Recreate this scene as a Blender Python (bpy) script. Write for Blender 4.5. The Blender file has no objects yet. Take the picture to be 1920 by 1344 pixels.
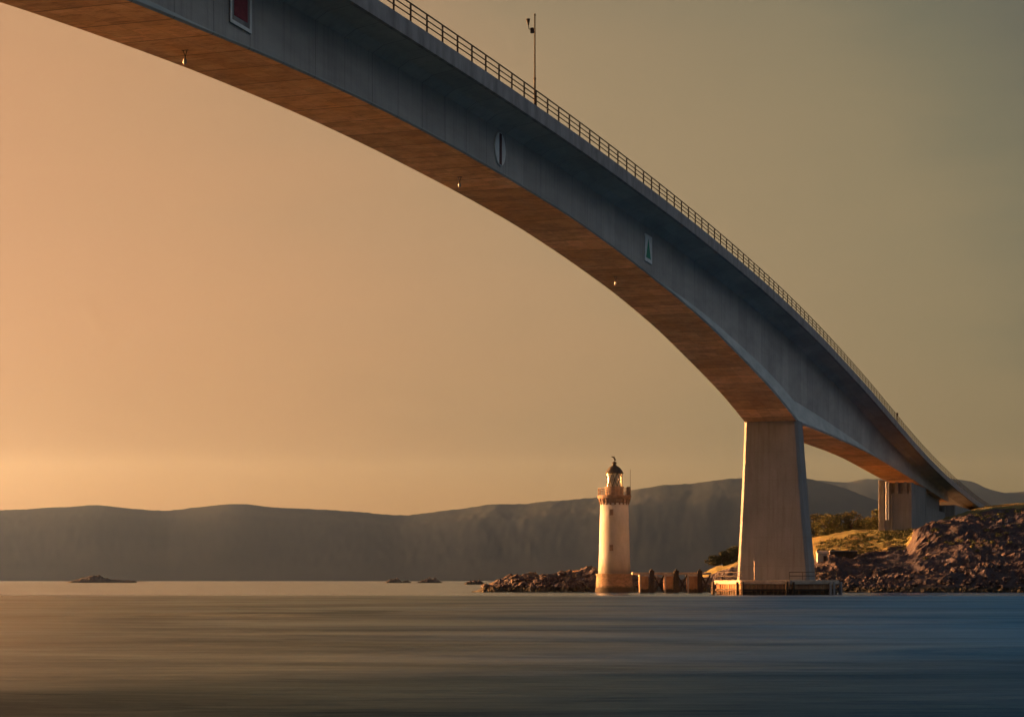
import bpy, math, random
import numpy as np
from mathutils import Vector, noise, Matrix
R = math.radians
scene = bpy.context.scene
col = scene.collection
# ------------------------------------------------------------------ camera
F = 3794.0; HC = 2.0                       # focal length in photo pixels, eye height
cd = bpy.data.cameras.new("camera"); cam = bpy.data.objects.new("camera", cd); col.objects.link(cam)
cam.location = (0, 0, HC); cam.rotation_euler = (R(90), 0, 0)
cd.sensor_width = 36; cd.lens = F / 1920 * 36; cd.shift_y = 415 / 1920
cd.clip_start = 0.5; cd.clip_end = 40000
scene.camera = cam
scene.view_settings.view_transform = 'Standard'; scene.view_settings.look = 'None'
scene.view_settings.exposure = .9; scene.view_settings.gamma = 1
SUN_AZ, SUN_EL = R(-68), R(8)
SV = Vector((math.sin(SUN_AZ) * math.cos(SUN_EL), math.cos(SUN_AZ) * math.cos(SUN_EL), math.sin(SUN_EL)))
# ------------------------------------------------------------------ node helper
class NT:
    def __init__(s, tree): s.t = tree; s.n = tree.nodes; s.l = tree.links
    def new(s, typ, **kw):
        n = s.n.new(typ)
        for k, v in kw.items():
            if k == 'ins':
                for i, x in v.items(): s.put(n.inputs[i], x)
            else: setattr(n, k, v)
        return n
    def put(s, sock, x):
        if isinstance(x, bpy.types.NodeSocket): s.l.new(x, sock)
        else: sock.default_value = x
    def math(s, op, a, b=0.0, c=0.0, clamp=False):
        n = s.n.new('ShaderNodeMath'); n.operation = op; n.use_clamp = clamp
        s.put(n.inputs[0], a); s.put(n.inputs[1], b); s.put(n.inputs[2], c); return n.outputs[0]
    def ramp(s, fac, stops, interp='LINEAR'):
        n = s.n.new('ShaderNodeValToRGB'); e = n.color_ramp.elements; n.color_ramp.interpolation = interp
        while len(e) > 1: e.remove(e[-1])
        for i, (p, c) in enumerate(stops):
            if not hasattr(c, '__len__'): c = (c, c, c)
            x = e[0] if i == 0 else e.new(p)
            x.position = p; x.color = (*c[:3], 1)
        s.put(n.inputs[0], fac); return n.outputs[0]
    def mix(s, fac, a, b, mode='MIX'):
        n = s.n.new('ShaderNodeMix'); n.data_type = 'RGBA'; n.blend_type = mode
        s.put(n.inputs[0], fac)
        for i, x in ((6, a), (7, b)):
            if not isinstance(x, bpy.types.NodeSocket) and len(x) == 3: x = (*x, 1)
            s.put(n.inputs[i], x)
        return n.outputs[2]
    def mapping(s, vec, scale, loc=(0, 0, 0), rot=(0, 0, 0)):
        n = s.n.new('ShaderNodeMapping'); s.put(n.inputs[0], vec)
        n.inputs['Scale'].default_value = scale; n.inputs['Location'].default_value = loc
        n.inputs['Rotation'].default_value = rot; return n.outputs[0]
    def noise(s, vec, scale, detail=4, rough=.55, dist=0.0):
        n = s.n.new('ShaderNodeTexNoise'); s.put(n.inputs['Vector'], vec)
        n.inputs['Scale'].default_value = scale; n.inputs['Detail'].default_value = detail
        n.inputs['Roughness'].default_value = rough; n.inputs['Distortion'].default_value = dist
        return n.outputs[0]
# ------------------------------------------------------------------ sky
w = bpy.data.worlds.new("World"); scene.world = w; w.use_nodes = True
T = NT(w.node_tree); T.n.clear()
tc = T.new('ShaderNodeTexCoord').outputs['Generated']
sep = T.new('ShaderNodeSeparateXYZ', ins={0: tc})
X, Y, Z = sep.outputs
hl = T.math('SQRT', T.math('ADD', T.math('ADD', T.math('MULTIPLY', X, X), T.math('MULTIPLY', Y, Y)), 1e-5))
ca = T.math('DIVIDE', T.math('ADD', T.math('MULTIPLY', X, math.sin(SUN_AZ)), T.math('MULTIPLY', Y, math.cos(SUN_AZ))), hl)
zc = T.math('MAXIMUM', Z, 0.0)
a = T.math('SUBTRACT', ca, T.math('MULTIPLY', zc, .5))
cl = T.math('ADD', T.noise(T.mapping(tc, (1, 1, 3.5)), 1.6, 2, .5), T.math('MULTIPLY', T.math('SUBTRACT', T.noise(T.mapping(tc, (1.2, 1, 5), (0, 0, 0), (0, .5, 0)), 5.0, 5, .55), .5), .6))
a = T.math('ADD', a, T.math('MULTIPLY', T.math('SUBTRACT', cl, .5), .13))
def P(v): return (v + 1.6) / 2.6
base = T.ramp(T.math('DIVIDE', T.math('ADD', a, 1.6), 2.6), [
    (P(-1.5), (.20, .225, .25)), (P(-1.0), (.24, .26, .27)), (P(-.7), (.17, .185, .20)), (P(-.3), (.12, .125, .125)), (P(-.12), (.125, .128, .105)), (P(-.02), (.115, .118, .092)), (P(.06), (.195, .18, .112)),
    (P(.11), (.275, .225, .128)), (P(.24), (.36, .262, .145)), (P(.30), (.43, .285, .155)), (P(.375), (.50, .30, .158)),
    (P(.46), (.60, .325, .162)), (P(.59), (.70, .342, .168)), (P(1.0), (1.3, .5, .14))])
low = T.ramp(zc, [(0, (1.03, .88, .58)), (.03, (1.0, .90, .66)), (.08, (1.0, .95, .84)), (.16, (1, 1, 1)), (.27, (.95, .97, 1.0)), (.36, (.38, .58, 1.2)), (.6, (.22, .46, 1.3))], 'B_SPLINE')
low2 = T.ramp(zc, [(0, (.86, .66, .36)), (.03, (.90, .74, .44)), (.08, (.97, .90, .70)), (.16, (1, 1, 1)), (.6, (.6, .6, .6))], 'B_SPLINE')
low = T.mix(T.ramp(ca, [(.25, 0), (.65, 1)]), low, low2)
lowb = T.ramp(zc, [(0, (.05, .05, .055)), (.25, (.20, .20, .20)), (.5, (.9, .9, .9)), (.8, (1, 1, 1))])
lowb = T.mix(1.0, lowb, (1.85, 1.9, 2.1), 'MULTIPLY')
low = T.mix(T.ramp(T.math('MULTIPLY', T.math('ADD', ca, 1.0), .5), [(.15, 1), (.42, 0)]), low, lowb)
skyc = T.mix(1.0, base, low, 'MULTIPLY')
nis = T.new('ShaderNodeTexSky'); nis.sky_type = 'NISHITA'; nis.sun_disc = False
nis.sun_elevation = SUN_EL; nis.sun_rotation = SUN_AZ; nis.dust_density = 2.0
mul = T.mix(1.0, nis.outputs[0], (.006, .006, .006), 'MULTIPLY')
skyc = T.mix(1.0, skyc, mul, 'ADD')
# added low glow beside the sun, unseen at left, to light the soffit
ga = T.math('DIVIDE', T.math('ADD', T.math('MULTIPLY', X, math.sin(R(-57))), T.math('MULTIPLY', Y, math.cos(R(-57)))), hl)
gl = T.math('MULTIPLY', T.ramp(ga, [(.89, 0), (.95, .5), (1, 1)], 'EASE'), T.ramp(zc, [(0, 1), (.06, .85), (.13, .35), (.24, 0)]))
skyc = T.mix(1.0, skyc, T.mix(1.0, (1, .34, .055), gl, 'MULTIPLY'), 'ADD')
boost = T.math('ADD', 1.0, T.math('MULTIPLY', gl, 560.0))
skyc = T.mix(1.0, skyc, (.555, .515, .455), 'MULTIPLY')
bg = T.new('ShaderNodeBackground', ins={0: skyc, 1: boost})
T.l.new(bg.outputs[0], T.new('ShaderNodeOutputWorld').inputs[0])
# ------------------------------------------------------------------ sun
sl = bpy.data.lights.new("sun", 'SUN'); sl.energy = 5.0; sl.angle = R(.6); sl.color = (1.0, .56, .29)
so = bpy.data.objects.new("sun", sl); col.objects.link(so)
so.rotation_euler = SV.to_track_quat('Z', 'Y').to_euler()
# ------------------------------------------------------------------ object helpers
def tag(o, label=None, cat=None, group=None, kind=None):
    for k, v in (('label', label), ('category', cat), ('group', group), ('kind', kind)):
        if v: o[k] = v
    return o
def empty(name, loc=(0, 0, 0), rz=0):
    o = bpy.data.objects.new(name, None); col.objects.link(o); o.location = loc; o.rotation_euler = (0, 0, rz)
    o.empty_display_size = .5; return o
class MB:
    def __init__(s): s.v = []; s.f = []; s.m = []
    def add(s, vs, fs, mi=0):
        b = len(s.v); s.v += [tuple(v) for v in vs]; s.f += [tuple(b + i for i in f) for f in fs]; s.m += [mi] * len(fs)
    def box(s, x0, x1, y0, y1, z0, z1, mi=0):
        s.add([(x0, y0, z0), (x1, y0, z0), (x1, y1, z0), (x0, y1, z0), (x0, y0, z1), (x1, y0, z1), (x1, y1, z1), (x0, y1, z1)],
              [(3, 2, 1, 0), (4, 5, 6, 7), (0, 1, 5, 4), (1, 2, 6, 5), (2, 3, 7, 6), (3, 0, 4, 7)], mi)
    def tube(s, p, q, r0, r1=None, n=8, mi=0):
        p = Vector(p); q = Vector(q); r1 = r0 if r1 is None else r1
        d = (q - p).normalized(); u = d.orthogonal().normalized(); v = d.cross(u)
        vs = []
        for c, r in ((p, r0), (q, r1)):
            for i in range(n):
                t = 2 * math.pi * i / n; vs.append(c + u * (r * math.cos(t)) + v * (r * math.sin(t)))
        fs = [(i, (i + 1) % n, n + (i + 1) % n, n + i) for i in range(n)] + [tuple(range(n - 1, -1, -1)), tuple(range(n, 2 * n))]
        s.add(vs, fs, mi)
    def lathe(s, prof, n=40, cx=0, cy=0, mi=0, close=True, ph=0.0):
        vs = []; fs = []
        for r, z in prof:
            for i in range(n):
                t = 2 * math.pi * i / n + ph; vs.append((cx + r * math.cos(t), cy + r * math.sin(t), z))
        for k in range(len(prof) - 1):
            for i in range(n):
                fs.append((k * n + i, k * n + (i + 1) % n, (k + 1) * n + (i + 1) % n, (k + 1) * n + i))
        if close:
            fs.append(tuple(range(n - 1, -1, -1))); fs.append(tuple((len(prof) - 1) * n + i for i in range(n)))
        s.add(vs, fs, mi)
    def sweep(s, ss, prof, mis=None, caps=True):
        """ss: stations, prof(s)-> closed list of (q,z); face strip material indices mis"""
        n = len(prof(ss[0])); vs = []
        for t in ss:
            for q, z in prof(t): vs.append((q, t, z))
        b = len(s.v); s.v += vs
        for k in range(len(ss) - 1):
            for i in range(n):
                j = (i + 1) % n
                s.f.append((b + k * n + i, b + (k + 1) * n + i, b + (k + 1) * n + j, b + k * n + j)); s.m.append(mis[i] if mis else 0)
        if caps:
            s.f.append(tuple(b + i for i in range(n))); s.m.append(0)
            s.f.append(tuple(b + (len(ss) - 1) * n + i for i in range(n - 1, -1, -1))); s.m.append(0)
    def build(s, name, mats, parent=None, smooth=False, bevel=0):
        me = bpy.data.meshes.new(name); me.from_pydata(s.v, [], s.f)
        for m in (mats if isinstance(mats, (list, tuple)) else [mats]): me.materials.append(m)
        me.polygons.foreach_set('material_index', s.m)
        if smooth: me.polygons.foreach_set('use_smooth', [True] * len(s.f))
        me.update()
        o = bpy.data.objects.new(name, me); col.objects.link(o); o.parent = parent
        if bevel:
            b = o.modifiers.new('bevel', 'BEVEL'); b.width = bevel; b.segments = 2; b.limit_method = 'ANGLE'
        return o
def at(px, py, Yd):                      # photo pixel at depth -> world point
    return Vector(((px - 960) / F * Yd, Yd, HC + (1087 - py) / F * Yd))
# ------------------------------------------------------------------ materials
def pmat(name, basec=(.5, .5, .5), rough=.8, metal=0.0):
    m = bpy.data.materials.new(name); m.use_nodes = True; t = NT(m.node_tree); b = t.n['Principled BSDF']
    b.inputs['Base Color'].default_value = (*basec, 1); b.inputs['Roughness'].default_value = rough
    b.inputs['Metallic'].default_value = metal; b.inputs['Specular IOR Level'].default_value = .5 if rough < .6 else .15
    return m, t, b
def tide(t, c, top):                     # dark weed and wet band left by the tide
    g = t.new('ShaderNodeNewGeometry').outputs['Position']; z = t.new('ShaderNodeSeparateXYZ', ins={0: g}).outputs[2]
    z = t.math('ADD', z, t.math('MULTIPLY', t.math('SUBTRACT', t.noise(g, 1.1, 5, .65), .5), .9))
    return t.mix(t.ramp(t.math('DIVIDE', z, top * 2, clamp=True), [(.38, .9), (.55, 0)]), c, (.022, .020, .013))
def noisy(name, c1, c2, scale=1.0, rough=.85, stretch=(1, 1, 1), bump=.0, detail=5, metal=0.0, pos=(.35, .65), bscale=None, space='Object', wet=None):
    m, t, b = pmat(name, c1, rough, metal)
    v = t.new('ShaderNodeTexCoord').outputs[space] if space == 'Object' else t.new('ShaderNodeNewGeometry').outputs['Position']
    n = t.noise(t.mapping(v, stretch), scale, detail, .6)
    c = t.ramp(n, [(pos[0], c1), (pos[1], c2)])
    if wet: c = tide(t, c, wet)
    t.put(b.inputs['Base Color'], c)
    if bump:
        n2 = t.noise(t.mapping(v, stretch), bscale or scale * 3, 6, .65)
        bm = t.new('ShaderNodeBump', ins={'Strength': 1.0, 'Distance': bump, 'Height': n2}); t.put(b.inputs['Normal'], bm.outputs[0])
    return m
def concrete_web():
    # bridge local frame: x across, y along, z up
    m, t, b = pmat('concrete_web', rough=.88)
    v = t.new('ShaderNodeTexCoord').outputs['Object']
    sp = t.new('ShaderNodeSeparateXYZ', ins={0: v}); y = sp.outputs[1]
    seg = t.math('FRACT', t.math('DIVIDE', y, 4.6))
    seam = t.math('LESS_THAN', t.math('ABSOLUTE', t.math('SUBTRACT', seg, .5)), .008)
    cell = t.math('FLOOR', t.math('DIVIDE', t.math('ADD', y, 2.3), 4.6))
    wn = t.new('ShaderNodeTexWhiteNoise'); wn.noise_dimensions = '1D'; t.put(wn.inputs['W'], cell)
    n1 = t.noise(t.mapping(v, (1, .25, .9)), .5, 6, .62)
    n2 = t.noise(t.mapping(v, (1, 2.2, .10)), 1.3, 5, .6)      # vertical water streaks
    c = t.ramp(n1, [(.3, (.32, .305, .29)), (.7, (.45, .43, .41))])
    c = t.mix(t.math('MULTIPLY', t.ramp(n2, [(.5, 0), (.72, 1)]), .45), c, (.21, .20, .195))
    c = t.mix(1.0, c, t.ramp(wn.outputs[0], [(0, .90), (1, 1.08)]), 'MULTIPLY')
    c = t.mix(t.math('MULTIPLY', seam, .55), c, (.07, .07, .07))
    t.put(b.inputs['Base Color'], c)
    bm = t.new('ShaderNodeBump', ins={'Distance': .02, 'Height': t.noise(v, 6, 5)}); t.put(b.inputs['Normal'], bm.outputs[0])
    return m
def concrete_soffit():
    m, t, b = pmat('concrete_soffit', rough=.85)
    v = t.new('ShaderNodeTexCoord').outputs['Object']
    sp = t.new('ShaderNodeSeparateXYZ', ins={0: v}); y = sp.outputs[1]
    seg = t.math('FRACT', t.math('DIVIDE', y, 4.6))
    seam = t.math('LESS_THAN', t.math('ABSOLUTE', t.math('SUBTRACT', seg, .5)), .014)
    n1 = t.noise(t.mapping(v, (.7, 1.0, 1)), .9, 8, .78, .2)  # transverse board marks and leaching
    n2 = t.noise(t.mapping(v, (1, .35, 1)), .28, 4, .6)
    n3 = t.noise(t.mapping(v, (.55, 1.5, 1)), 1.0, 7, .78, .3)
    wn = t.new('ShaderNodeTexWhiteNoise'); wn.noise_dimensions = '1D'; t.put(wn.inputs['W'], t.math('FLOOR', t.math('DIVIDE', t.math('ADD', y, 2.3), 4.6)))
    c = t.ramp(n1, [(.36, (.50, .29, .16)), (.5, (.76, .43, .22)), (.66, (.90, .57, .30))])  # warm light reflected off the water is put into this base colour
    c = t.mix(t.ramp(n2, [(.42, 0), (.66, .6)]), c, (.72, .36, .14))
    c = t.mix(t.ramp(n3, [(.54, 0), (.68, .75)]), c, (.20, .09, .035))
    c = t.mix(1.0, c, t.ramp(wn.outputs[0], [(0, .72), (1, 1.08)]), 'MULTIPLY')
    lng = t.math('LESS_THAN', t.math('ABSOLUTE', t.math('SUBTRACT', t.math('FRACT', t.math('DIVIDE', sp.outputs[0], 1.45)), .5)), .016)
    sub = t.math('LESS_THAN', t.math('ABSOLUTE', t.math('SUBTRACT', t.math('FRACT', t.math('DIVIDE', y, 1.533)), .5)), .016)
    pn = t.new('ShaderNodeTexWhiteNoise'); pn.noise_dimensions = '3D'
    fl = t.new('ShaderNodeVectorMath', operation='FLOOR'); t.put(fl.inputs[0], t.mapping(v, (1 / 1.45, 1 / 1.533, 0), (.5, .5, 0))); t.put(pn.inputs['Vector'], fl.outputs[0])
    c = t.mix(1.0, c, t.ramp(pn.outputs[0], [(0, .84), (1, 1.06)]), 'MULTIPLY')
    c = t.mix(t.math('MULTIPLY', t.math('MAXIMUM', lng, sub), .30), c, (.13, .07, .04))
    c = t.mix(t.math('MULTIPLY', seam, .75), c, (.09, .05, .03))
    t.put(b.inputs['Base Color'], c)
    return m
def concrete_pier():
    m, t, b = pmat('concrete_pier', rough=.88)
    v = t.new('ShaderNodeTexCoord').outputs['Object']
    sp = t.new('ShaderNodeSeparateXYZ', ins={0: v}); z = sp.outputs[2]
    seam = t.math('LESS_THAN', t.math('FRACT', t.math('DIVIDE', z, 3.9)), .012)
    n1 = t.noise(t.mapping(v, (1, 1, .5)), .45, 6, .62)
    n2 = t.noise(t.mapping(v, (2.0, 2.0, .12)), 1.2, 5, .6)
    c = t.ramp(n1, [(.3, (.17, .172, .175)), (.7, (.235, .235, .24))])
    c = t.mix(t.math('MULTIPLY', t.ramp(n2, [(.48, 0), (.72, 1)]), .4), c, (.10, .092, .085))
    c = t.mix(t.math('MULTIPLY', seam, .35), c, (.10, .09, .08))
    t.put(b.inputs['Base Color'], c)
    bm = t.new('ShaderNodeBump', ins={'Distance': .03, 'Height': t.noise(v, 4, 5)}); t.put(b.inputs['Normal'], bm.outputs[0])
    return m
M_web, M_sof, M_pier = concrete_web(), concrete_soffit(), concrete_pier()
M_edge = noisy('concrete_edge', (.19, .18, .185), (.31, .30, .30), .8, .85, (1, 1, .4), .01)
M_flange = noisy('concrete_flange', (.36, .40, .40), (.50, .53, .52), .6, .8, (1, .3, 1), .01)
M_asph = noisy('asphalt', (.045, .045, .045), (.065, .063, .06), 3)
M_rail = noisy('galvanised_steel', (.028, .024, .02), (.05, .04, .033), 2, .8)
M_dark = noisy('dark_steel', (.012, .010, .010), (.022, .018, .016), 3, .8)
M_white = noisy('white_render', (.225, .225, .225), (.275, .273, .268), .9, .7, (1, 1, .35), .01)
M_plinth = noisy('brown_stone', (.11, .078, .055), (.20, .145, .10), 1.6, .9, (1, 1, 2), .04, wet=1.0)
M_gallery = noisy('red_brown_stone', (.11, .08, .065), (.18, .13, .105), 1.4, .85, (1, 1, 1), .02)
M_copper = noisy('dark_dome_metal', (.010, .009, .009), (.022, .018, .016), 2, .7)
M_red = noisy('red_paint', (.20, .03, .045), (.26, .045, .06), 3, .6)
M_stripe = noisy('dark_red_paint', (.07, .025, .03), (.10, .035, .045), 3, .6)
M_green = noisy('green_paint', (.03, .24, .15), (.05, .30, .2), 3, .6)
M_signw = noisy('white_paint', (.66, .69, .69), (.78, .79, .78), 3, .6)
M_lampw = noisy('pale_lamp_housing', (.38, .36, .33), (.46, .44, .4), 3, .4)
M_rust = noisy('rusty_sheet_pile', (.20, .10, .055), (.36, .20, .10), 1.3, .85, (1, 1, .4), .02, wet=.6)
M_timber = noisy('wet_timber', (.018, .013, .011), (.045, .032, .024), 2, .85, (1, 1, .3), .02)
M_capc = noisy('cap_concrete', (.26, .21, .17), (.38, .32, .26), 1.4, .85)
m, t, b = pmat('lantern_glass', (.4, .4, .36), .15); b.inputs['Transmission Weight'].default_value = .6; b.inputs['IOR'].default_value = 1.45
M_glass = m
# ------------------------------------------------------------------ water
def water_mat():
    m, t, b = pmat('sea_water', (.012, .03, .045), .2)
    g = t.new('ShaderNodeNewGeometry').outputs['Position']
    b.inputs['IOR'].default_value = 1.33
    ruf = 0
    sp = t.new('ShaderNodeSeparateXYZ', ins={0: g})
    # distance-normalised streaks: currents blurred sideways by the long exposure
    big = t.noise(t.mapping(g, (.03, .06, 1)), 1.0, 5, .6, .3)
    mid = t.noise(t.mapping(g, (.16, .5, 1)), 1.0, 5, .62)
    fine = t.noise(t.mapping(g, (.7, 2.2, 1)), 1.0, 3, .6)
    h = t.math('ADD', t.math('MULTIPLY', mid, .5), t.math('MULTIPLY', fine, .08))
    edge = t.math('ADD', sp.outputs[1], t.math('MULTIPLY', t.math('SUBTRACT', t.noise(t.mapping(g, (.012, .012, 1)), 1, 3), .5), 60))
    calm = t.ramp(t.math('DIVIDE', edge, 500, clamp=True), [(.485, 0), (.535, 1)])   # calmer water beyond the tide line
    bm = t.new('ShaderNodeBump', ins={'Strength': 1.0, 'Distance': .22, 'Height': h}); t.put(b.inputs['Normal'], bm.outputs[0])
    blue_refl = t.math('SUBTRACT', sp.outputs[0], t.math('MULTIPLY', sp.outputs[1], .085))
    blue_refl = t.math('ADD', blue_refl, t.math('MULTIPLY', t.math('SUBTRACT', t.noise(t.mapping(g, (.02, .09, 1)), 1, 4), .5), t.math('MULTIPLY', sp.outputs[1], .28)))
    blue_refl = t.math('DIVIDE', blue_refl, t.math('ADD', t.math('MULTIPLY', sp.outputs[1], .16), 4.0))
    blue_refl = t.ramp(t.math('ADD', t.math('MULTIPLY', blue_refl, .5), .5, clamp=True), [(0, 0), (1, 1)], 'EASE')     # blue sky reflection put into base colour on the right, gloss lowered
    blot = t.noise(t.mapping(g, (.045, .10, 1), (9, 4, 0)), 1.0, 9, .72, .8)
    spec = t.math('MULTIPLY', t.ramp(blue_refl, [(0, .20), (1, .015)]), t.ramp(blot, [(.40, .22), (.60, 1.15)]))
    side_gloss = t.math('DIVIDE', t.math('SUBTRACT', t.math('MULTIPLY', sp.outputs[0], -1.0), t.math('MULTIPLY', sp.outputs[1], .17)), t.math('ADD', t.math('MULTIPLY', sp.outputs[1], .20), 8.0))
    side_gloss = t.ramp(side_gloss, [(0, 0), (1, 1)], 'EASE')                     # added gloss to the left, to throw reflected light onto the soffit
    spec = t.math('ADD', spec, t.math('MULTIPLY', side_gloss, .85))
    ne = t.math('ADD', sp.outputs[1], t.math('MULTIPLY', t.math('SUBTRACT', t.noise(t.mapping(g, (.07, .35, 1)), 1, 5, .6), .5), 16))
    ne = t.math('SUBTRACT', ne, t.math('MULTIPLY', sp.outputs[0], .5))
    near = t.ramp(t.math('DIVIDE', ne, 100, clamp=True), [(.40, .12), (.50, 1)])  # darker, duller water close to the camera
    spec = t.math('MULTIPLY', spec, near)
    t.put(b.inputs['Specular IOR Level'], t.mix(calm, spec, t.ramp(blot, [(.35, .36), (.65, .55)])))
    rg = t.ramp(big, [(.35, .42), (.65, .60)])
    t.put(b.inputs['Roughness'], t.mix(calm, rg, (.22, .22, .22)))
    t.put(b.inputs['Base Color'], t.mix(t.math('MULTIPLY', t.math('SUBTRACT', 1.0, near), .55), t.mix(blue_refl, t.ramp(blot, [(.40, (.008, .023, .032)), (.60, (.026, .056, .066))]), t.ramp(blot, [(.3, (.002, .028, .105)), (.7, (.008, .055, .19))])), (.006, .012, .018)))
    return m
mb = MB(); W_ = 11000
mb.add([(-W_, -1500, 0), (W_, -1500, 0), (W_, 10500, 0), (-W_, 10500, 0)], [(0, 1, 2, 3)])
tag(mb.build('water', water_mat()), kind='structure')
# seabed, so the land and water meet on something solid
# ------------------------------------------------------------------ bridge
TH = math.atan(1268 / F); CT, ST = math.cos(TH), math.sin(TH); P0 = Vector((-50.925, 0, 0))
def bw(q, s, z=0.0): return Vector((P0.x + s * ST + q * CT, s * CT - q * ST, z))
def smooth_tab(tab, sig):
    xs = np.array([a for a, _ in tab], float); ys = np.array([b for _, b in tab], float)
    g = np.arange(xs[0], xs[-1] + .01, 1.0); v = np.interp(g, xs, ys)
    k = int(3 * sig); kern = np.exp(-.5 * (np.arange(-k, k + 1) / sig) ** 2); kern /= kern.sum()
    pl = v[0] - (v[1] - v[0]) * np.arange(k, 0, -1); pr = v[-1] + (v[-1] - v[-2]) * np.arange(1, k + 1)
    vv = np.convolve(np.r_[pl, v, pr], kern, 'valid')
    return lambda s: float(np.interp(s, g, vv))
DECK = smooth_tab([(-20, 28.2), (10, 31.2), (41, 33.4), (75, 35.3), (105, 36.5), (131, 37.25), (159, 37.85), (185, 38.05), (218, 37.75), (246, 37.05), (270, 36.15),
                   (298, 34.6), (337, 31.75), (358, 29.95), (380, 27.95), (406, 25.8), (434, 23.85), (468, 21.9), (521, 19.6), (620, 17.5)], 9)
S1 = smooth_tab([(41, 21.3), (60, 25.2), (80, 28.5), (95, 30.3), (105, 31.3), (115, 32.05), (125, 32.75), (141, 33.5), (154, 33.8), (170, 33.9), (187, 33.75),
                 (203, 33.1), (222, 32.0), (240, 30.5), (260, 28.1), (272, 26.6), (281, 25.2), (292, 23.3)], 4)
S2 = smooth_tab([(292, 23.4), (310, 23.55), (325, 23.55), (350, 23.5), (365, 23.3), (380, 22.9), (395, 22.4), (415, 21.8), (440, 20.9), (475, 19.6)], 5)
SPIER, SP2, SP0 = 292, 416, 41
def SOF(s):
    if s < SP0: return 21.3 + (SP0 - s) * .02
    return S1(s) if s <= SPIER else S2(s)
QA = -5.9; HB = 2.95
def flare(s):
    if s <= SPIER: k = max(0, (s - 216) / (SPIER - 216))
    else: k = max(0, 1 - (s - SPIER) / 78)
    if s < SP0 + 76: k = max(0, 1 - abs(s - SP0) / 76)
    return k
stations = sorted(set([float(x) for x in np.arange(-15, 480.1, 2.5)] + [SPIER, SP0]))
bridge = tag(empty('concrete_road_bridge', (P0.x, P0.y, 0), -TH), 'long grey concrete box girder road bridge arching over the strait on a tapered pier', 'bridge')
def girder(s):
    z0 = SOF(s); zt = DECK(s) - .55; k = flare(s); w_ = .72 * k; hbn = .04 + 2.8 * k
    hbn = min(hbn, (zt - z0) * .5); e = .12 + .2 * k
    return [(QA + HB + w_ - .10, z0), (QA + HB + w_, z0 + e), (QA + HB + .003, z0 + e + hbn), (QA + HB, zt),
            (QA - HB, zt), (QA - HB - .003, z0 + e + hbn), (QA - HB - w_, z0 + e), (QA - HB - w_ + .10, z0)]
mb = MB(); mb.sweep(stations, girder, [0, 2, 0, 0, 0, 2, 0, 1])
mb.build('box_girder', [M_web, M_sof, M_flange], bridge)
st2 = [float(x) for x in np.arange(-15, 560.1, 2.5)]
def slab(s):
    A = DECK(s)
    return [(-.32, A + .80), (-11.48, A + .80), (-11.48, A + .18), (QA - HB - .8, A - .12), (QA - HB - .012, A - .60), (QA + HB + .012, A - .60), (QA + HB + .8, A - .12), (-.32, A + .18)]
mb = MB(); mb.sweep(st2, slab, [1, 0, 0, 0, 0, 0, 0, 0]); mb.build('deck_slab', [M_web, M_asph], bridge)
for side in (0, 1):
    def beam(s, side=side):
        A = DECK(s); p = [(0, A), (0, A + 1.12), (-.05, A + 1.17), (-.31, A + 1.17), (-.315, A)]
        if side: p = [(2 * QA - q, z) for q, z in p][::-1]
        return p
    mb = MB(); mb.sweep(st2, beam); mb.build('edge_beam', M_edge, bridge)
# railings
def railing(side):
    q0 = -.16 if side == 0 else 2 * QA + .16
    mb = MB()
    for dz, hh in ((1.24, .085), (.84, .06), (.45, .06)):
        def pr(s):
            z = DECK(s) + 1.17 + dz; return [(q0 + .03, z - hh / 2), (q0 + .03, z + hh / 2), (q0 - .03, z + hh / 2), (q0 - .03, z - hh / 2)]
        mb.sweep(st2, pr)
    rail = mb.build('railing', M_rail, bridge)
    ss = [137.3 + 3.0 * i for i in range(-40, 140)]
    ss.sort(key=lambda s: abs(s - 150) if s > 125 else 400 + (130 - s))
    ss = [s for s in ss if -12 < s < 555]
    pm = MB(); pm.box(-.045, .045, -.065, .065, 0, 1.27); me = None
    rest = MB()
    for i, s in enumerate(ss):
        if i < 100:
            if me is None:
                o = pm.build('railing_post', M_rail, rail); me = o.data
            else:
                o = bpy.data.objects.new('railing_post', me); col.objects.link(o); o.parent = rail
            o.location = (q0 - .065 if side == 0 else q0 + .065, s, DECK(s) + 1.16)
        else:
            x = q0 - .065 if side == 0 else q0 + .065; z = DECK(s) + 1.16
            rest.box(x - .035, x + .035, s - .05, s + .05, z, z + 1.27)
    tag(rest.build('railing_post', M_rail, rail), kind='stuff')
railing(0); railing(1)
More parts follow.
